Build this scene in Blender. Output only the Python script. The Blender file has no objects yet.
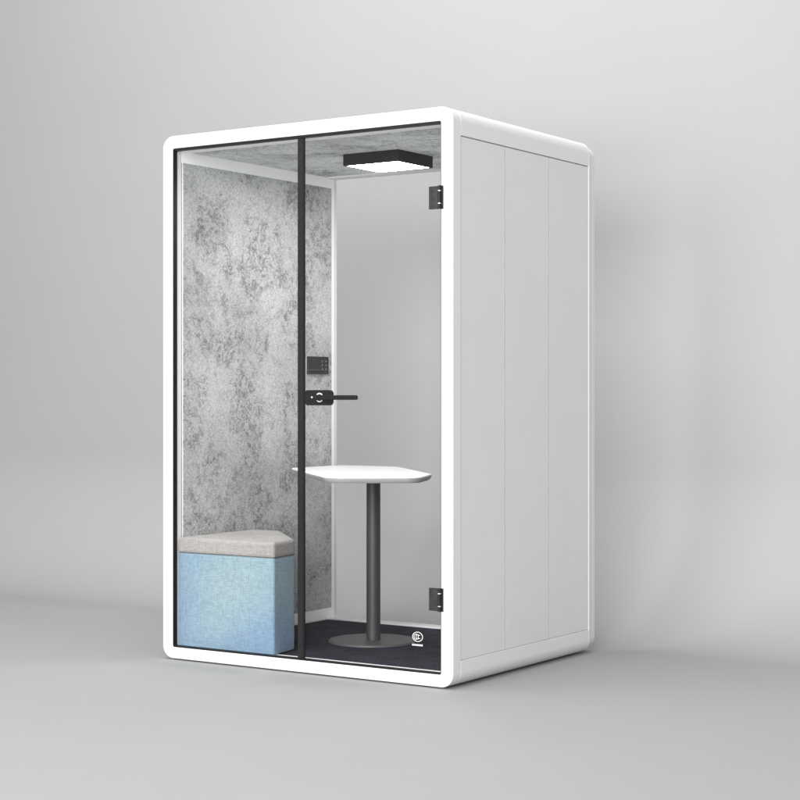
import bpy, bmesh, math
from mathutils import Vector, Matrix

scene = bpy.context.scene
COL = scene.collection
W, H, D = 1.5035, 2.30, 1.238       # booth: width (x), height (z), depth (y)
Z0 = 0.0065                          # the shell stands on low feet
R = 0.056                           # outer corner radius of the frame

# ------------------------------------------------------------------ materials
def new_mat(name):
    m = bpy.data.materials.new(name); m.use_nodes = True
    nt = m.node_tree; nt.nodes.clear()
    out = nt.nodes.new('ShaderNodeOutputMaterial')
    b = nt.nodes.new('ShaderNodeBsdfPrincipled')
    nt.links.new(b.outputs[0], out.inputs[0])
    return m, nt, b, out

def N(nt, t, **kw):
    n = nt.nodes.new(t)
    for k, v in kw.items():
        if k in n.inputs: n.inputs[k].default_value = v
        else: setattr(n, k, v)
    return n

def coord(nt, scale=(1, 1, 1)):
    tc = nt.nodes.new('ShaderNodeTexCoord'); mp = nt.nodes.new('ShaderNodeMapping')
    mp.inputs['Scale'].default_value = scale
    nt.links.new(tc.outputs['Object'], mp.inputs[0])
    return mp.outputs[0]

def ramp(nt, src, stops):
    r = nt.nodes.new('ShaderNodeValToRGB'); nt.links.new(src, r.inputs[0])
    els = r.color_ramp.elements
    while len(els) < len(stops): els.new(0.5)
    for e, (p, c) in zip(els, stops):
        e.position = p; e.color = (*c, 1) if len(c) == 3 else c
    return r.outputs[0]

def mix(nt, a, b, fac, mode='MIX'):
    m = nt.nodes.new('ShaderNodeMix'); m.data_type = 'RGBA'; m.blend_type = mode
    for s, v in ((0, fac), (6, a), (7, b)):
        if hasattr(v, 'links') or isinstance(v, bpy.types.NodeSocket): nt.links.new(v, m.inputs[s])
        else: m.inputs[s].default_value = v if s == 0 else (*v, 1)
    return m.outputs[2]

def g(v): return (v, v, v)

def plain(name, c, rough=0.5, metal=0.0, var=0.06, nscale=40, bump=0.0, bscale=300, spec=0.5):
    m, nt, b, _ = new_mat(name)
    co = coord(nt)
    n = N(nt, 'ShaderNodeTexNoise', Scale=nscale, Detail=5.0); nt.links.new(co, n.inputs['Vector'])
    lo = tuple(x * (1 - var) for x in c); hi = tuple(min(1, x * (1 + var)) for x in c)
    nt.links.new(ramp(nt, n.outputs[0], [(0.3, lo), (0.7, hi)]), b.inputs['Base Color'])
    rr = N(nt, 'ShaderNodeMapRange'); nt.links.new(n.outputs[0], rr.inputs[0])
    rr.inputs[3].default_value = max(0.02, rough - 0.05); rr.inputs[4].default_value = min(1, rough + 0.05)
    nt.links.new(rr.outputs[0], b.inputs['Roughness'])
    b.inputs['Metallic'].default_value = metal
    b.inputs['Specular IOR Level'].default_value = spec
    if bump:
        n2 = N(nt, 'ShaderNodeTexNoise', Scale=bscale, Detail=3.0); nt.links.new(co, n2.inputs['Vector'])
        bp = N(nt, 'ShaderNodeBump', Strength=bump, Distance=0.001)
        nt.links.new(n2.outputs[0], bp.inputs['Height']); nt.links.new(bp.outputs[0], b.inputs['Normal'])
    return m

def felt_mat(name, gain=1.0):
    """pressed marbled felt: pale wool with dark fibres that gather into loose clumps"""
    m, nt, b, _ = new_mat(name)
    co = coord(nt)
    def noise(scale, detail, rough, dist, off=0.0):
        mp = nt.nodes.new('ShaderNodeMapping'); mp.inputs['Location'].default_value = (off, off * 1.7, off * 0.6)
        nt.links.new(co, mp.inputs[0])
        n = N(nt, 'ShaderNodeTexNoise', Scale=scale, Detail=detail, Roughness=rough, Distortion=dist)
        nt.links.new(mp.outputs[0], n.inputs['Vector']); return n.outputs[0]
    def fibre(scale, width, dist, off):
        n = noise(scale, 2.0, 0.55, dist, off)
        s = N(nt, 'ShaderNodeMath', operation='SUBTRACT'); nt.links.new(n, s.inputs[0]); s.inputs[1].default_value = 0.5
        a = N(nt, 'ShaderNodeMath', operation='ABSOLUTE'); nt.links.new(s.outputs[0], a.inputs[0])
        return ramp(nt, a.outputs[0], [(0.0, g(1.0)), (width, g(0.0))])       # 1 on the fibre
    cloud = ramp(nt, noise(4.4, 4.0, 0.62, 0.4), [(0.42, g(1.0)), (0.56, g(0.0))])         # where dark wool gathers
    tuft = ramp(nt, noise(26.0, 4.0, 0.75, 1.2, 3.1), [(0.43, g(1.0)), (0.54, g(0.0))])     # small clumps
    gather = mix(nt, mix(nt, cloud, tuft, 0.50), mix(nt, cloud, tuft, 1.0, 'MULTIPLY'), 0.45)
    f1 = fibre(36.0, 0.040, 2.8, 0.0); f2 = fibre(64.0, 0.045, 3.2, 7.3); f3 = fibre(24.0, 0.018, 3.4, 4.9)
    fib = mix(nt, mix(nt, f1, f2, 1.0, 'LIGHTEN'), f3, 1.0, 'LIGHTEN')
    amount = mix(nt, mix(nt, gather, fib, 1.0, 'MULTIPLY'), gather, 0.46)
    amount = mix(nt, amount, fib, 0.33)
    speck = ramp(nt, noise(120.0, 3.0, 0.8, 1.0, 1.3), [(0.36, g(0.66)), (0.50, g(1.0)), (0.64, g(1.12))])
    tone = ramp(nt, noise(2.2, 3.0, 0.5, 0.0, 9.0), [(0.35, g(0.50)), (0.65, g(0.64))])
    c = mix(nt, tone, (0.016, 0.018, 0.020), amount)
    c = mix(nt, c, speck, 1.0, 'MULTIPLY')
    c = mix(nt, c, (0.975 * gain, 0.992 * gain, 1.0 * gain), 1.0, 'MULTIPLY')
    nt.links.new(c, b.inputs['Base Color'])
    b.inputs['Roughness'].default_value = 0.95
    b.inputs['Specular IOR Level'].default_value = 0.1
    bp = N(nt, 'ShaderNodeBump', Strength=0.25, Distance=0.0015)
    nt.links.new(speck, bp.inputs['Height']); nt.links.new(bp.outputs[0], b.inputs['Normal'])
    return m

def weave_mat(name, c_a, c_b, c_c, patch=2.4, centre=None):
    """woven upholstery: two hues in big soft patches, crossed threads on top"""
    m, nt, b, _ = new_mat(name)
    co = coord(nt)
    big = N(nt, 'ShaderNodeTexNoise', Scale=patch, Detail=2.0, Roughness=0.5); nt.links.new(co, big.inputs['Vector'])
    src = big.outputs[0]; stops = [(0.36, c_a), (0.50, c_b), (0.62, c_c)]
    if centre:                                           # aqua is strongest in the middle of the front
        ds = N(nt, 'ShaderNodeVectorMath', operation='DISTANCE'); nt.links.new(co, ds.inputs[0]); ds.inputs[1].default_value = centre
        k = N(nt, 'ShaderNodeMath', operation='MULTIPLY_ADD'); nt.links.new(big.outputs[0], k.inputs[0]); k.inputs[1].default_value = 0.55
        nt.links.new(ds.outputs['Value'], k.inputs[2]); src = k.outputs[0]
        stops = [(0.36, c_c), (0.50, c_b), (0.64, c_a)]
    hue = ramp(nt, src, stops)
    th = []
    for sc in ((34, 34, 300), (300, 300, 30)):           # weft and warp slubs
        c2 = coord(nt, sc)
        n = N(nt, 'ShaderNodeTexNoise', Scale=1.0, Detail=2.0, Roughness=0.6); nt.links.new(c2, n.inputs['Vector'])
        th.append(n.outputs[0])
    t = N(nt, 'ShaderNodeMath', operation='ADD'); nt.links.new(th[0], t.inputs[0]); nt.links.new(th[1], t.inputs[1])
    t2 = N(nt, 'ShaderNodeMath', operation='MULTIPLY'); nt.links.new(t.outputs[0], t2.inputs[0]); t2.inputs[1].default_value = 0.5
    shade = ramp(nt, t2.outputs[0], [(0.34, g(0.72)), (0.5, g(0.99)), (0.66, g(1.18))])
    nt.links.new(mix(nt, hue, shade, 1.0, 'MULTIPLY'), b.inputs['Base Color'])
    b.inputs['Roughness'].default_value = 0.92
    b.inputs['Specular IOR Level'].default_value = 0.15
    b.inputs['Sheen Weight'].default_value = 0.15
    bp = N(nt, 'ShaderNodeBump', Strength=0.15, Distance=0.0012)
    nt.links.new(t2.outputs[0], bp.inputs['Height']); nt.links.new(bp.outputs[0], b.inputs['Normal'])
    return m

def carpet_mat(name):
    m, nt, b, _ = new_mat(name)
    co = coord(nt)
    n1 = N(nt, 'ShaderNodeTexNoise', Scale=9.0, Detail=5.0, Roughness=0.7); nt.links.new(co, n1.inputs['Vector'])
    n2 = N(nt, 'ShaderNodeTexNoise', Scale=130.0, Detail=4.0, Roughness=0.85); nt.links.new(co, n2.inputs['Vector'])
    c = ramp(nt, n1.outputs[0], [(0.35, (0.030, 0.030, 0.038)), (0.65, (0.048, 0.047, 0.061))])
    f = ramp(nt, n2.outputs[0], [(0.38, g(0.35)), (0.5, g(0.95)), (0.62, g(2.0))])
    nt.links.new(mix(nt, c, f, 1.0, 'MULTIPLY'), b.inputs['Base Color'])
    b.inputs['Roughness'].default_value = 1.0; b.inputs['Specular IOR Level'].default_value = 0.05
    bp = N(nt, 'ShaderNodeBump', Strength=0.8, Distance=0.003)
    nt.links.new(n2.outputs[0], bp.inputs['Height']); nt.links.new(bp.outputs[0], b.inputs['Normal'])
    return m

def glass_mat(name, tint=0.99, gloss=0.007):
    """thin clear pane: light passes straight through, a weak coated reflection"""
    m = bpy.data.materials.new(name); m.use_nodes = True
    nt = m.node_tree; nt.nodes.clear()
    out = nt.nodes.new('ShaderNodeOutputMaterial')
    tr = N(nt, 'ShaderNodeBsdfTransparent'); tr.inputs[0].default_value = (tint, min(1, tint * 1.002), tint, 1)
    gl = N(nt, 'ShaderNodeBsdfGlossy', Roughness=0.03)
    mx = N(nt, 'ShaderNodeMixShader'); mx.inputs[0].default_value = gloss
    nt.links.new(tr.outputs[0], mx.inputs[1]); nt.links.new(gl.outputs[0], mx.inputs[2])
    nt.links.new(mx.outputs[0], out.inputs[0])
    return m

def emit_mat(name, s):
    m, nt, b, _ = new_mat(name)
    b.inputs['Base Color'].default_value = (0.85, 0.85, 0.85, 1)
    b.inputs['Emission Color'].default_value = (1, 0.985, 0.96, 1)
    b.inputs['Emission Strength'].default_value = s
    return m

M_white  = plain('white_powder_coat', (0.725, 0.725, 0.728), 0.5, var=0.008, bump=0.04, bscale=900)
M_white_lit  = plain('white_powder_coat_lit', (0.93, 0.93, 0.932), 0.5, var=0.006)  # the frame's white, raised to paint more light on the inside
M_panel  = plain('white_panel_coat', (0.690, 0.690, 0.694), 0.45, var=0.012, nscale=6, bump=0.05, bscale=700)
M_black  = plain('black_anodised_trim', (0.0085, 0.0085, 0.009), 0.5, var=0.15, spec=0.25)
M_dark   = plain('dark_grey_aluminium', (0.011, 0.0115, 0.012), 0.5, var=0.12, spec=0.25)
M_lamp   = plain('charcoal_lamp_housing', (0.019, 0.019, 0.020), 0.5, spec=0.3, var=0.1, bump=0.05)
M_steel  = plain('gunmetal_hinge', (0.085, 0.085, 0.088), 0.36, metal=1.0, var=0.15, nscale=60)
M_pin    = plain('bright_hinge_pin', (0.75, 0.75, 0.76), 0.3, metal=0.6, var=0.05)
M_table  = plain('white_laminate', (0.88, 0.88, 0.88), 0.38, var=0.01, nscale=20)
M_edge   = plain('grey_table_edge', (0.34, 0.34, 0.34), 0.5, var=0.03)
M_post   = plain('grey_powder_coat_steel', (0.044, 0.044, 0.045), 0.48, metal=0.1, var=0.06, bump=0.08, bscale=800)
M_disc   = plain('grey_base_coat', (0.072, 0.072, 0.073), 0.5, var=0.06, bump=0.08, bscale=800)
M_felt   = felt_mat('marbled_grey_felt')
M_felt_lit  = felt_mat('marbled_grey_felt_lit', gain=1.5)  # same felt as the walls, colour lightened to stand in for missing light
M_carpet = carpet_mat('navy_charcoal_carpet')
M_glass  = glass_mat('clear_glass')
M_gedge  = plain('glass_edge', (0.16, 0.18, 0.18), 0.25, var=0.05)
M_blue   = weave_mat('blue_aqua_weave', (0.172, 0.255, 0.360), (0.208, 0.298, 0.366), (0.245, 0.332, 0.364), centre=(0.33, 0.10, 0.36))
M_beige  = weave_mat('warm_grey_weave', (0.285, 0.262, 0.252), (0.305, 0.284, 0.272), (0.315, 0.300, 0.292), 5)
M_seam   = plain('dark_seam_thread', (0.12, 0.11, 0.11), 0.9, var=0.1)
M_print  = plain('white_print', (0.62, 0.62, 0.62), 0.5, var=0.01)
M_led    = emit_mat('lit_diffuser', 44.0)
M_screen = plain('control_glass', (0.022, 0.022, 0.024), 0.22, var=0.05)
M_button = plain('faint_grey_print', (0.16, 0.16, 0.16), 0.5, var=0.05)
M_floor  = plain('grey_studio_paper', (0.33, 0.33, 0.331), 0.85, var=0.012, nscale=1.6, bump=0.03, bscale=160, spec=0.12)
M_joint  = plain('grey_joint_seal', (0.26, 0.26, 0.26), 0.8, var=0.05)
M_foot   = plain('black_rubber', (0.02, 0.02, 0.02), 0.8, var=0.1)

# ------------------------------------------------------------------ mesh helpers
class MB:
    """collects shapes into one mesh; every shape may have its own material"""
    def __init__(s): s.bm = bmesh.new(); s.mats = []
    def _m(s, faces, m):
        if m not in s.mats: s.mats.append(m)
        i = s.mats.index(m)
        for f in faces: f.material_index = i
    def box(s, x0, x1, y0, y1, z0, z1, m, bev=0.0, seg=2):
        t = bmesh.new()
        bmesh.ops.create_cube(t, size=1)
        for v in t.verts:
            v.co = Vector(((x0 + x1) / 2 + v.co.x * (x1 - x0), (y0 + y1) / 2 + v.co.y * (y1 - y0), (z0 + z1) / 2 + v.co.z * (z1 - z0)))
        if bev: bmesh.ops.bevel(t, geom=t.edges[:], offset=bev, segments=seg, affect='EDGES', profile=0.5)
        return s.merge(t, m)
    def merge(s, t, m, mat=None):
        mp = {}
        for v in t.verts: mp[v] = s.bm.verts.new(mat @ v.co if mat else v.co)
        fs = []
        for f in t.faces:
            try: fs.append(s.bm.faces.new([mp[v] for v in f.verts]))
            except ValueError: pass
        s._m(fs, m); t.free(); return s
    def prism(s, pts, axis, a, b, m, bev=0.0, seg=2, only_caps=True):
        """extrude a closed 2-D outline along an axis ('x','y','z') from a to b"""
        def P(u, v, w): return {'y': (u, w, v), 'z': (u, v, w), 'x': (w, u, v)}[axis]
        t = bmesh.new()
        A = [t.verts.new(P(u, v, a)) for u, v in pts]; B = [t.verts.new(P(u, v, b)) for u, v in pts]
        n = len(pts)
        ca = t.faces.new(A); cb = t.faces.new(B[::-1])
        for i in range(n): t.faces.new((A[i], B[i], B[(i + 1) % n], A[(i + 1) % n]))
        bmesh.ops.recalc_face_normals(t, faces=t.faces[:])
        if bev:
            ed = list({e for c in (ca, cb) for e in c.edges})
            bmesh.ops.bevel(t, geom=ed, offset=bev, segments=seg, affect='EDGES', profile=0.5)
        return s.merge(t, m)
    def ring(s, outer, inner, y0, y1, m):
        """frame between two outlines of equal point count, in the xz plane"""
        t = bmesh.new(); n = len(outer)
        L = [[t.verts.new((x, y, z)) for x, z in path] for path, y in ((outer, y0), (inner, y0), (inner, y1), (outer, y1))]
        for k in range(4):
            a, b = L[k], L[(k + 1) % 4]
            for i in range(n): t.faces.new((a[i], a[(i + 1) % n], b[(i + 1) % n], b[i]))
        bmesh.ops.recalc_face_normals(t, faces=t.faces[:])
        return s.merge(t, m)
    def cyl(s, p, d, r0, r1, length, m, seg=48, bev=0.0):
        t = bmesh.new()
        bmesh.ops.create_cone(t, cap_ends=True, segments=seg, radius1=r0, radius2=r1, depth=length)
        if bev:
            ed = [e for e in t.edges if len(e.link_faces) == 2 and any(len(f.verts) > 4 for f in e.link_faces)]
            bmesh.ops.bevel(t, geom=ed, offset=bev, segments=3, affect='EDGES', profile=0.5)
        d = Vector(d).normalized()
        q = Vector((0, 0, 1)).rotation_difference(d).to_matrix().to_4x4()
        return s.merge(t, m, Matrix.Translation(Vector(p) + d * length / 2) @ q)
    def arc(s, c, r, w, a0, a1, y0, y1, m, seg=28, sx=1.0):
        """flat curved bar in the xz plane"""
        out = []; inn = []
        for i in range(seg + 1):
            a = math.radians(a0 + (a1 - a0) * i / seg)
            out.append((c[0] + sx * (r + w / 2) * math.cos(a), c[1] + (r + w / 2) * math.sin(a)))
            inn.append((c[0] + sx * (r - w / 2) * math.cos(a), c[1] + (r - w / 2) * math.sin(a)))
        t = bmesh.new()
        F = [t.verts.new((x, y0, z)) for x, z in out], [t.verts.new((x, y0, z)) for x, z in inn]
        B = [t.verts.new((x, y1, z)) for x, z in out], [t.verts.new((x, y1, z)) for x, z in inn]
        for i in range(seg):
            t.faces.new((F[0][i], F[0][i + 1], F[1][i + 1], F[1][i])); t.faces.new((B[0][i], B[1][i], B[1][i + 1], B[0][i + 1]))
            t.faces.new((F[0][i], B[0][i], B[0][i + 1], F[0][i + 1])); t.faces.new((F[1][i], F[1][i + 1], B[1][i + 1], B[1][i]))
        if (a1 - a0) % 360:
            for i in (0, seg): t.faces.new((F[0][i], F[1][i], B[1][i], B[0][i]))
        bmesh.ops.recalc_face_normals(t, faces=t.faces[:])
        return s.merge(t, m)
    def build(s, name, parent=None, origin=None, smooth=35, bevel=0.0, bseg=2):
        me = bpy.data.meshes.new(name)
        o3 = Vector(origin) if origin else Vector((0, 0, 0))
        if parent and not origin: o3 = Vector((0, 0, 0))
        s.bm.to_mesh(me); s.bm.free()
        for m in s.mats: me.materials.append(m)
        o = bpy.data.objects.new(name, me); COL.objects.link(o)
        for p in me.polygons: p.use_smooth = True
        me.set_sharp_from_angle(angle=math.radians(smooth))
        if bevel:
            bv = o.modifiers.new('edge_softening', 'BEVEL'); bv.width = bevel; bv.segments = bseg
            bv.limit_method = 'ANGLE'; bv.angle_limit = math.radians(40); bv.harden_normals = False
        wn = o.modifiers.new('face_weighted_normals', 'WEIGHTED_NORMAL'); wn.keep_sharp = True; wn.weight = 100
        if parent:
            o.parent = parent; o.matrix_parent_inverse = world_of(parent).inverted()
        return o

def world_of(o):
    m = o.matrix_basis.copy()
    return (world_of(o.parent) @ o.matrix_parent_inverse @ m) if o.parent else m

def rrect(x0, x1, z0, z1, r, n=10):
    """rounded rectangle outline, 4*(n+1) points, counter-clockwise from lower right"""
    p = []
    for cx, cz, a in ((x1 - r, z0 + r, -90), (x1 - r, z1 - r, 0), (x0 + r, z1 - r, 90), (x0 + r, z0 + r, 180)):
        for i in range(n + 1):
            t = math.radians(a + 90 * i / n); p.append((cx + r * math.cos(t), cz + r * math.sin(t)))
    return p

def round_poly(pts, rad, n=8):
    """outline with each corner rounded by its own radius"""
    out = []; k = len(pts)
    if not hasattr(rad, '__len__'): rad = [rad] * k
    for i in range(k):
        p, a, b = Vector(pts[i]), Vector(pts[i - 1]), Vector(pts[(i + 1) % k])
        u, v = (a - p).normalized(), (b - p).normalized()
        ang = u.angle(v); d = rad[i] / math.tan(ang / 2)
        s, e = p + u * d, p + v * d
        c = p + (u + v).normalized() * rad[i] / math.sin(ang / 2)
        a0 = math.atan2(*(s - c).yx); a1 = math.atan2(*(e - c).yx)
        da = (a1 - a0 + math.pi) % (2 * math.pi) - math.pi
        for j in range(n + 1):
            t = a0 + da * j / n; out.append((c.x + rad[i] * math.cos(t), c.y + rad[i] * math.sin(t)))
    return out

def thing(name, label, cat, loc):
    o = bpy.data.objects.new(name, None); COL.objects.link(o); o.location = loc
    o.empty_display_size = 0.1
    o['label'] = label; o['category'] = cat
    return o

# ------------------------------------------------------------------ the setting: studio floor sweeping up into a backdrop
YB, RB = 1.34, 0.82            # where the sweep starts and its radius
def build_setting():
    bm = bmesh.new()
    vs = [bm.verts.new(p) for p in ((-14, -12, 0), (14, -12, 0), (14, YB, 0), (-14, YB, 0))]
    bm.faces.new(vs); me = bpy.data.meshes.new('floor'); bm.to_mesh(me); bm.free()
    me.materials.append(M_floor); o = bpy.data.objects.new('floor', me); COL.objects.link(o); o['kind'] = 'structure'
    bm = bmesh.new(); prof = []
    n = 48
    for i in range(n + 1):
        a = math.radians(90 * i / n); prof.append((YB + RB * math.sin(a), RB - RB * math.cos(a)))
    prof.append((YB + RB, 9.0))
    rows = [[bm.verts.new((x, y, z)) for x in (-14, 14)] for y, z in prof]
    for a, b in zip(rows, rows[1:]): bm.faces.new((a[0], a[1], b[1], b[0]))
    me = bpy.data.meshes.new('backdrop'); bm.to_mesh(me); bm.free(); me.materials.append(M_floor)
    for p in me.polygons: p.use_smooth = True
    o = bpy.data.objects.new('backdrop', me); COL.objects.link(o); o['kind'] = 'structure'
build_setting()

# ------------------------------------------------------------------ the booth
IN = 0.056                      # thickness of the frame, seen from the front
ZL, ZH = 0.109, 2.190           # lower and upper edge of the side panels
booth = thing('phone_booth', 'white rounded one-room office booth with glass front, standing on the grey studio floor', 'booth', (W / 2, D / 2, 0))

outer = rrect(0, W, Z0, H, R)
# front frame, one ring
mb = MB(); mb.ring(outer, rrect(IN, W - IN, 0.056, 2.245, 0.008), 0.0, 0.060, M_white)
mb.box(IN + .0013, W - IN - .0013, 0.0605, 0.1200, 2.2390, 2.2518, M_white_lit)
mb.box(IN + .0013, W - IN - .0013, 0.0605, 0.0845, 0.0460, 0.0560, M_white_lit)
mb.build('front_frame', booth, bevel=0.0025)
# rear frame: a flange as wide as the front one, then a slightly smaller ring behind it
mb = MB(); mb.ring(outer, rrect(IN, W - IN, 0.060, 2.2365, 0.006), 1.1575, 1.172, M_white)
mb.ring(rrect(0.012, W - 0.012, Z0 + 0.012, H - 0.014, R - 0.006), rrect(IN + .0005, W - IN - .0005, 0.0605, 2.236, 0.006), 1.172, D, M_white)
mb.build('rear_frame', booth, bevel=0.0025)
# roof and base: channels with rounded shoulders
def channel(top):
    n = 14; pts = []
    if top:
        for cx, a in ((W - R, 0), (R, 90)):
            for i in range(n + 1):
                t = math.radians(a + 90 * i / n); pts.append((cx + R * math.cos(t), H - R + R * math.sin(t)))
        pts += [(0, ZH), (IN, ZH), (IN, 2.252), (W - IN, 2.252), (W - IN, ZH), (W, ZH)]
    else:
        for cx, a in ((R, 180), (W - R, 270)):
            for i in range(n + 1):
                t = math.radians(a + 90 * i / n); pts.append((cx + R * math.cos(t), Z0 + R + R * math.sin(t)))
        pts += [(W, ZL), (W - IN, ZL), (W - IN, 0.044), (IN, 0.044), (IN, ZL), (0, ZL)]
    return pts
mb = MB(); mb.prism(channel(True), 'y', 0.0605, 1.157, M_white); mb.build('roof', booth, bevel=0.0015)
mb = MB(); mb.prism(channel(False), 'y', 0.0605, 1.157, M_white); mb.build('base', booth, bevel=0.0015)
# feet
for x in (0.16, W - 0.16):
    for y in (0.18, D - 0.18):
        mb = MB(); mb.cyl((x, y, 0.0), (0, 0, 1), 0.03, 0.03, Z0 + 0.004, M_foot, 24); mb.build('foot', booth)
# three clad panels on each side, set back a little, dark joints between them
SEAMS = [0.0625, 0.4150, 0.7900, 1.1545]
for side in (0, 1):
    for a, b in zip(SEAMS, SEAMS[1:]):
        x0, x1 = (0.0026, 0.030) if side == 0 else (W - 0.030, W - 0.0026)
        mb = MB(); mb.box(x0, x1, a + 0.0017, b - 0.0017, ZL + 0.0018, ZH - 0.0035, M_panel, 0.0004, 1)
        mb.build('side_panel', booth)
    for a in SEAMS[1:-1]:
        x0, x1 = (0.0032, 0.0120) if side == 0 else (W - 0.0120, W - 0.0032)
        mb = MB(); mb.box(x0, x1, a - 0.00160, a + 0.00160, ZL + 0.0025, ZH - 0.0040, M_joint); mb.build('panel_joint', booth)
    x0, x1 = (0.0305, IN + 0.0022) if side == 0 else (W - IN - 0.0022, W - 0.0305)
    mb = MB(); mb.box(x0, x1, 0.068, 1.190, ZL + 0.0005, ZH - 0.0006, M_felt, 0.0006, 1)
    mb.build('felt_wall', booth)
    x0, x1 = (IN + 0.0001, IN + 0.0010) if side == 0 else (W - IN - 0.0010, W - IN - 0.0001)
    mb = MB(); mb.box(x0, x1, 0.0615, 1.2125, 0.0570, 2.2400, M_white_lit); mb.build('brightening_board', booth)  # added board, paler than the frame to make the inside look better lit
# felt ceiling and carpet
mb = MB(); mb.box(IN + 0.0003, W - IN - 0.0003, 0.1203, 1.1568, 2.2425, 2.2515, M_felt_lit, 0.001, 1)
mb.box(IN + 0.0003, W - IN - 0.0003, 1.1568, 1.1985, 2.2425, 2.2515, M_felt_lit)
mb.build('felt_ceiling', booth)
mb = MB()
mb.prism(round_poly([(IN + 0.002, 0.085), (W - IN - 0.002, 0.085), (W - IN - 0.002, 1.198), (IN + 0.002, 1.198)], 0.012), 'z', 0.046, 0.0535, M_carpet, 0.002)
mb.build('carpet', booth)
# rear glass
mb = MB(); mb.box(IN + 0.001, W - IN - 0.001, 1.214, 1.224, 0.0615, 2.235, M_glass)
mb.build('rear_glass', booth)

# black trim round the glass front: a lined reveal and a slim inner face
o1 = rrect(IN + 0.0004, W - IN - 0.0004, 0.0564, 2.2446, 0.0076)
i1 = rrect(IN + 0.0030, W - IN - 0.0020, 0.0625, 2.2345, 0.0060)
mb = MB(); mb.ring(o1, i1, 0.0012, 0.0270, M_black)
mb.build('door_trim', booth)
# fixed pane and the dark post beside it
mb = MB(); mb.box(IN + 0.0030, 0.7360, 0.0190, 0.0250, 0.0620, 2.2375, M_glass); mb.build('fixed_glass', booth)
mb = MB(); mb.box(0.7365, 0.7640, 0.0060, 0.0180, 0.0622, 2.2372, M_dark, 0.0012, 2)
mb.box(0.7642, 0.7690, 0.0080, 0.0170, 0.0622, 2.2372, M_black)
mb.build('mullion', booth)

# glass door with its lock, lever and hinges
DX0, DX1, DY0, DY1 = 0.7715, 1.4440, 0.0060, 0.0160
mb = MB(); mb.box(DX0, DX1, DY0, DY1, 0.0622, 2.2374, M_glass)
door = mb.build('glass_door', booth)
mb = MB(); mb.box(DX1 + 0.0002, DX1 + 0.0014, DY0 + 0.0005, DY1 - 0.0005, 0.0625, 2.2385, M_gedge); mb.build('glass_edge', door)
# lock plate
lp = rrect(0.7830, 0.9235, 1.1190, 1.1825, 0.016, 6)
mb = MB(); mb.prism(lp, 'y', -0.0080, DY0 - 0.0005, M_black, 0.0015)
mb.build('lock_plate', door)
# lever: spindle boss and bar
LC = (0.8610, 1.1515)
mb = MB()
mb.cyl((LC[0], -0.0081, LC[1]), (0, -1, 0), 0.0125, 0.0115, 0.032, M_dark, 40, 0.001)
bx = LC[0] + 0.020
bar = round_poly([(bx - 0.012, LC[1] - 0.0100), (bx + 0.193, LC[1] - 0.0095), (bx + 0.193, LC[1] + 0.0095), (bx - 0.012, LC[1] + 0.0100)], [0.0095, 0.006, 0.006, 0.0095], 6)
mb.prism(bar, 'y', -0.048, -0.036, M_black, 0.003, 3)
mb.build('lever', door)
mb = MB()
mb.arc(LC, 0.0170, 0.0050, 38, 150, -0.0102, -0.0082, M_print)
mb.arc(LC, 0.0170, 0.0050, 215, 322, -0.0102, -0.0082, M_print)
mb.build('lock_ring', door)
mb = MB(); mb.cyl((0.8215, -0.0081, LC[1] + 0.001), (0, -1, 0), 0.0040, 0.0036, 0.0015, M_print, 20); mb.build('indicator', door)
# hinges
for zc in (1.9420, 0.3525):
    mb = MB()
    mb.box(1.3945, 1.4440, -0.0060, DY0 - 0.0004, zc - 0.045, zc + 0.045, M_steel, 0.0012)
    mb.box(1.4462, 1.4600, -0.0060, -0.0006, zc - 0.046, zc + 0.046, M_black, 0.0010)
    mb.cyl((1.4462, -0.0095, zc - 0.0460), (0, 0, 1), 0.0064, 0.0064, 0.0200, M_dark, 24)
    mb.cyl((1.4462, -0.0095, zc - 0.0235), (0, 0, 1), 0.0064, 0.0064, 0.0480, M_dark, 24)
    mb.cyl((1.4462, -0.0095, zc + 0.0270), (0, 0, 1), 0.0064, 0.0064, 0.0190, M_dark, 24)
    for dz in (-0.0262, 0.0243):
        mb.cyl((1.4462, -0.0095, zc + dz), (0, 0, 1), 0.0070, 0.0070, 0.0029, M_pin, 24)
    mb.build('hinge', door)
# oval certification mark and the small line of print under it, on the glass
CM = (1.3345, 0.1975); y0, y1 = DY0 - 0.0010, DY0 - 0.0004
mb = MB()
mb.arc(CM, 0.0188, 0.0026, 0, 360, y0, y1, M_print, 48, 1.25)
for k, (cx, r) in enumerate(((CM[0] - 0.0065, 0.0105), (CM[0] + 0.0010, 0.0085), (CM[0] + 0.0085, 0.0065))):
    mb.arc((cx, CM[1]), r, 0.0026, 62, 298, y0 - k * .00005, y1, M_print, 18)
x = CM[0] - 0.0265
for wdt in (0.0078, 0.0060, 0.0072, 0.0060, 0.0078, 0.0066):
    mb.box(x, x + wdt, y0, y1, 0.1612, 0.1655, M_print); mb.box(x, x + wdt * 0.35, y0, y1, 0.1657, 0.1682, M_print)
    mb.box(x + wdt * .6, x + wdt, y0, y1, 0.1657, 0.1690, M_print)
    x += wdt + 0.0018
mb.build('certification_mark', door)

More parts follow.
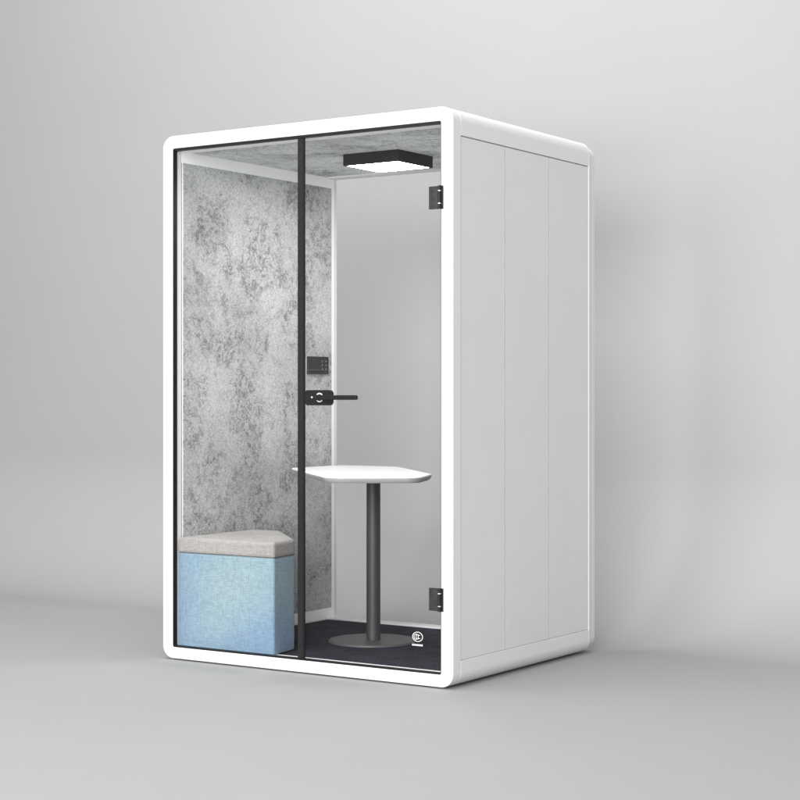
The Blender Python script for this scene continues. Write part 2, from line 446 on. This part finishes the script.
# square lamp under the ceiling
LX0, LX1, LY0, LY1, LZ = 0.586, 0.884, 0.546, 0.828, 2.190
mb = MB()
lo_ = [(LX0, LY0), (LX1, LY0), (LX1, LY1), (LX0, LY1)]
mb.box(LX0, LX1, LY0, LY0 + .010, LZ, 2.2434, M_lamp, 0.0012); mb.box(LX0, LX1, LY1 - .010, LY1, LZ, 2.2434, M_lamp, 0.0012)
mb.box(LX0, LX0 + .010, LY0 + .0102, LY1 - .0102, LZ + .0004, 2.2434, M_lamp, 0.0008); mb.box(LX1 - .010, LX1, LY0 + .0102, LY1 - .0102, LZ + .0004, 2.2434, M_lamp, 0.0008)
mb.box(LX0 + .0104, LX1 - .0104, LY0 + .0104, LY1 - .0104, 2.236, 2.2434, M_lamp)
lamp = mb.build('ceiling_light', booth)
mb = MB(); mb.box(LX0 + .0106, LX1 - .0106, LY0 + .0106, LY1 - .0106, LZ + .0015, LZ + .0075, M_led, 0.0005, 1); mb.build('diffuser', lamp)

# touch panel on the felt wall
PX = IN + 0.0024
mb = MB(); mb.prism(rrect(0.984, 1.152, 1.2665, 1.3525, 0.004, 4), 'x', PX, PX + 0.010, M_screen, 0.0012)
panel = mb.build('control_panel', booth)
for r_ in range(3):
    for c_ in range(2):
        mb = MB(); mb.cyl((PX + 0.0101, 1.098 + 0.030 * c_, 1.2920 + 0.0185 * r_), (1, 0, 0), 0.0050, 0.0050, 0.0008, M_button, 16); mb.build('touch_button', panel)
mb = MB(); mb.box(PX + 0.0101, PX + 0.0108, 0.980, 1.142, 1.2860, 1.2872, M_button); mb.build('panel_line', panel)

# ------------------------------------------------------------------ the table
TC = (0.684, 0.636); TZ = 0.820
table = thing('table', 'white angled tabletop on a grey steel column with round foot, inside the booth', 'table', (TC[0], TC[1], 0.0537))
tp = [(0.150, 1.135), (0.150, 0.730), (0.845, 0.060), (1.170, 0.290), (1.060, 0.545), (0.490, 1.135)]
tr = [0.03, 0.13, 0.11, 0.085, 0.10, 0.13]
TOPR = round_poly(tp, tr, 8)
mb = MB()
def loft(mb, layers, mats):
    """stack of outlines (list of (pts, z)), side walls between them, caps at both ends"""
    t = mb.bm; V = [[t.verts.new((x, y, z)) for x, y in pts] for pts, z in layers]
    n = len(V[0])
    for k in range(len(V) - 1):
        fs = [t.faces.new((V[k][i], V[k][(i + 1) % n], V[k + 1][(i + 1) % n], V[k + 1][i])) for i in range(n)]
        mb._m(fs, mats[k])
    mb._m([t.faces.new(V[0][::-1])], mats[0]); mb._m([t.faces.new(V[-1])], mats[-1])
def inset(pts, d):
    n = len(pts); out = []
    for i in range(n):
        p, a, b = Vector(pts[i]), Vector(pts[i - 1]), Vector(pts[(i + 1) % n])
        t = (b - a).normalized(); nn = Vector((-t.y, t.x)); q = p + nn * d; out.append((q.x, q.y))
    return out
loft(mb, [(inset(TOPR, 0.016), TZ - 0.027), (inset(TOPR, 0.006), TZ - 0.020), (inset(TOPR, 0.0008), TZ - 0.010), (TOPR, TZ - 0.005), (inset(TOPR, 0.0012), TZ - 0.0016), (inset(TOPR, 0.003), TZ)],
     [M_edge, M_edge, M_edge, M_table, M_table])
mb.build('tabletop', table, smooth=30)
mb = MB(); mb.cyl((TC[0] + .004, TC[1] + .002, 0.0640), (0, 0, 1), 0.0315, 0.0315, TZ - 0.0272 - 0.0640, M_post, 64)
mb.cyl((TC[0] + .004, TC[1] + .002, TZ - 0.0335), (0, 0, 1), 0.085, 0.085, 0.006, M_post, 48)
mb.build('column', table)
mb = MB(); mb.cyl((TC[0], TC[1], 0.0537), (0, 0, 1), 0.199, 0.195, 0.0100, M_disc, 96, 0.0025); mb.build('base_plate', table)

# ------------------------------------------------------------------ the stool
stool = thing('stool', 'blue fabric corner stool with warm grey cushion, behind the left front glass', 'stool', (0.30, 0.32, 0.0537))
sp = [(0.0590, 0.034), (0.5850, 0.040), (0.5560, 0.225), (0.215, 0.570), (0.0590, 0.570)]
SP = round_poly(sp, [0.008, 0.012, 0.035, 0.035, 0.02], 8)
mb = MB()
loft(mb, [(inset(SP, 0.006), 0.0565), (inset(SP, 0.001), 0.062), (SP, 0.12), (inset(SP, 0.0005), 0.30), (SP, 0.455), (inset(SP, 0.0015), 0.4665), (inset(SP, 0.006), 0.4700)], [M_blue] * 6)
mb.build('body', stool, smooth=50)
SQ = inset(SP, -0.0015)
mb = MB()
lay = [(inset(SQ, 0.007), 0.4700), (inset(SQ, 0.001), 0.4735), (SQ, 0.485), (SQ, 0.520)]
for i in range(1, 7):
    a = math.radians(90 * i / 6); lay.append((inset(SQ, 0.013 * (1 - math.cos(a))), 0.520 + 0.017 * math.sin(a)))
# gently crowned top
def shrink(pts, k):
    cx = sum(p[0] for p in pts) / len(pts); cy = sum(p[1] for p in pts) / len(pts)
    return [(cx + (x - cx) * k, cy + (y - cy) * k) for x, y in pts]
top = lay[-1][0]
lay += [(shrink(top, 0.90), 0.5385), (shrink(top, 0.6), 0.5405), (shrink(top, 0.25), 0.5412)]
loft(mb, lay, [M_beige] * (len(lay) - 1))
cush = mb.build('cushion', stool, smooth=60)
mb = MB(); loft(mb, [(inset(SP, 0.0025), 0.4685), (inset(SP, -0.0005), 0.4695), (inset(SP, -0.0005), 0.4712), (inset(SP, 0.0025), 0.4720)], [M_seam] * 3)
mb.build('piping', stool)

# ------------------------------------------------------------------ camera
cam = bpy.data.cameras.new('camera'); co = bpy.data.objects.new('camera', cam); COL.objects.link(co)
co.location = (5.0747, -5.7713, 1.1508)
co.rotation_euler = (math.radians(90), 0, math.atan2(0.5521, 0.8339))
cam.sensor_width = 36; cam.lens = 1726 / 800 * 36; cam.shift_y = -2.3 / 800
cam.clip_end = 200
scene.camera = co

# ------------------------------------------------------------------ light: studio softboxes
def area(name, loc, target, size, power, col=(1, 1, 1)):
    l = bpy.data.lights.new(name, 'AREA'); l.shape = 'RECTANGLE'; l.size, l.size_y = size; l.energy = power; l.color = col
    o = bpy.data.objects.new(name, l); COL.objects.link(o); o.location = loc
    o.rotation_euler = (Vector(target) - Vector(loc)).to_track_quat('-Z', 'Y').to_euler()
    return o
area('key_softbox', (3.0, -8.8, 2.9), (0.7, 0.4, 1.2), (8.0, 5.0), 1450)
area('top_softbox', (0.4, -0.9, 6.2), (0.7, 0.2, 0.0), (3.8, 3.8), 275)
w = bpy.data.worlds.new('World'); scene.world = w; w.use_nodes = True
w.node_tree.nodes['Background'].inputs[0].default_value = (1, 1, 1, 1)
w.node_tree.nodes['Background'].inputs[1].default_value = 0.56

scene.view_settings.view_transform = 'Standard'; scene.view_settings.look = 'None'
scene.view_settings.exposure = 0; scene.view_settings.gamma = 1
scene.render.engine = 'CYCLES'
scene.cycles.sample_clamp_indirect = 4.0; scene.cycles.max_bounces = 12; scene.cycles.transparent_max_bounces = 24; scene.cycles.diffuse_bounces = 6
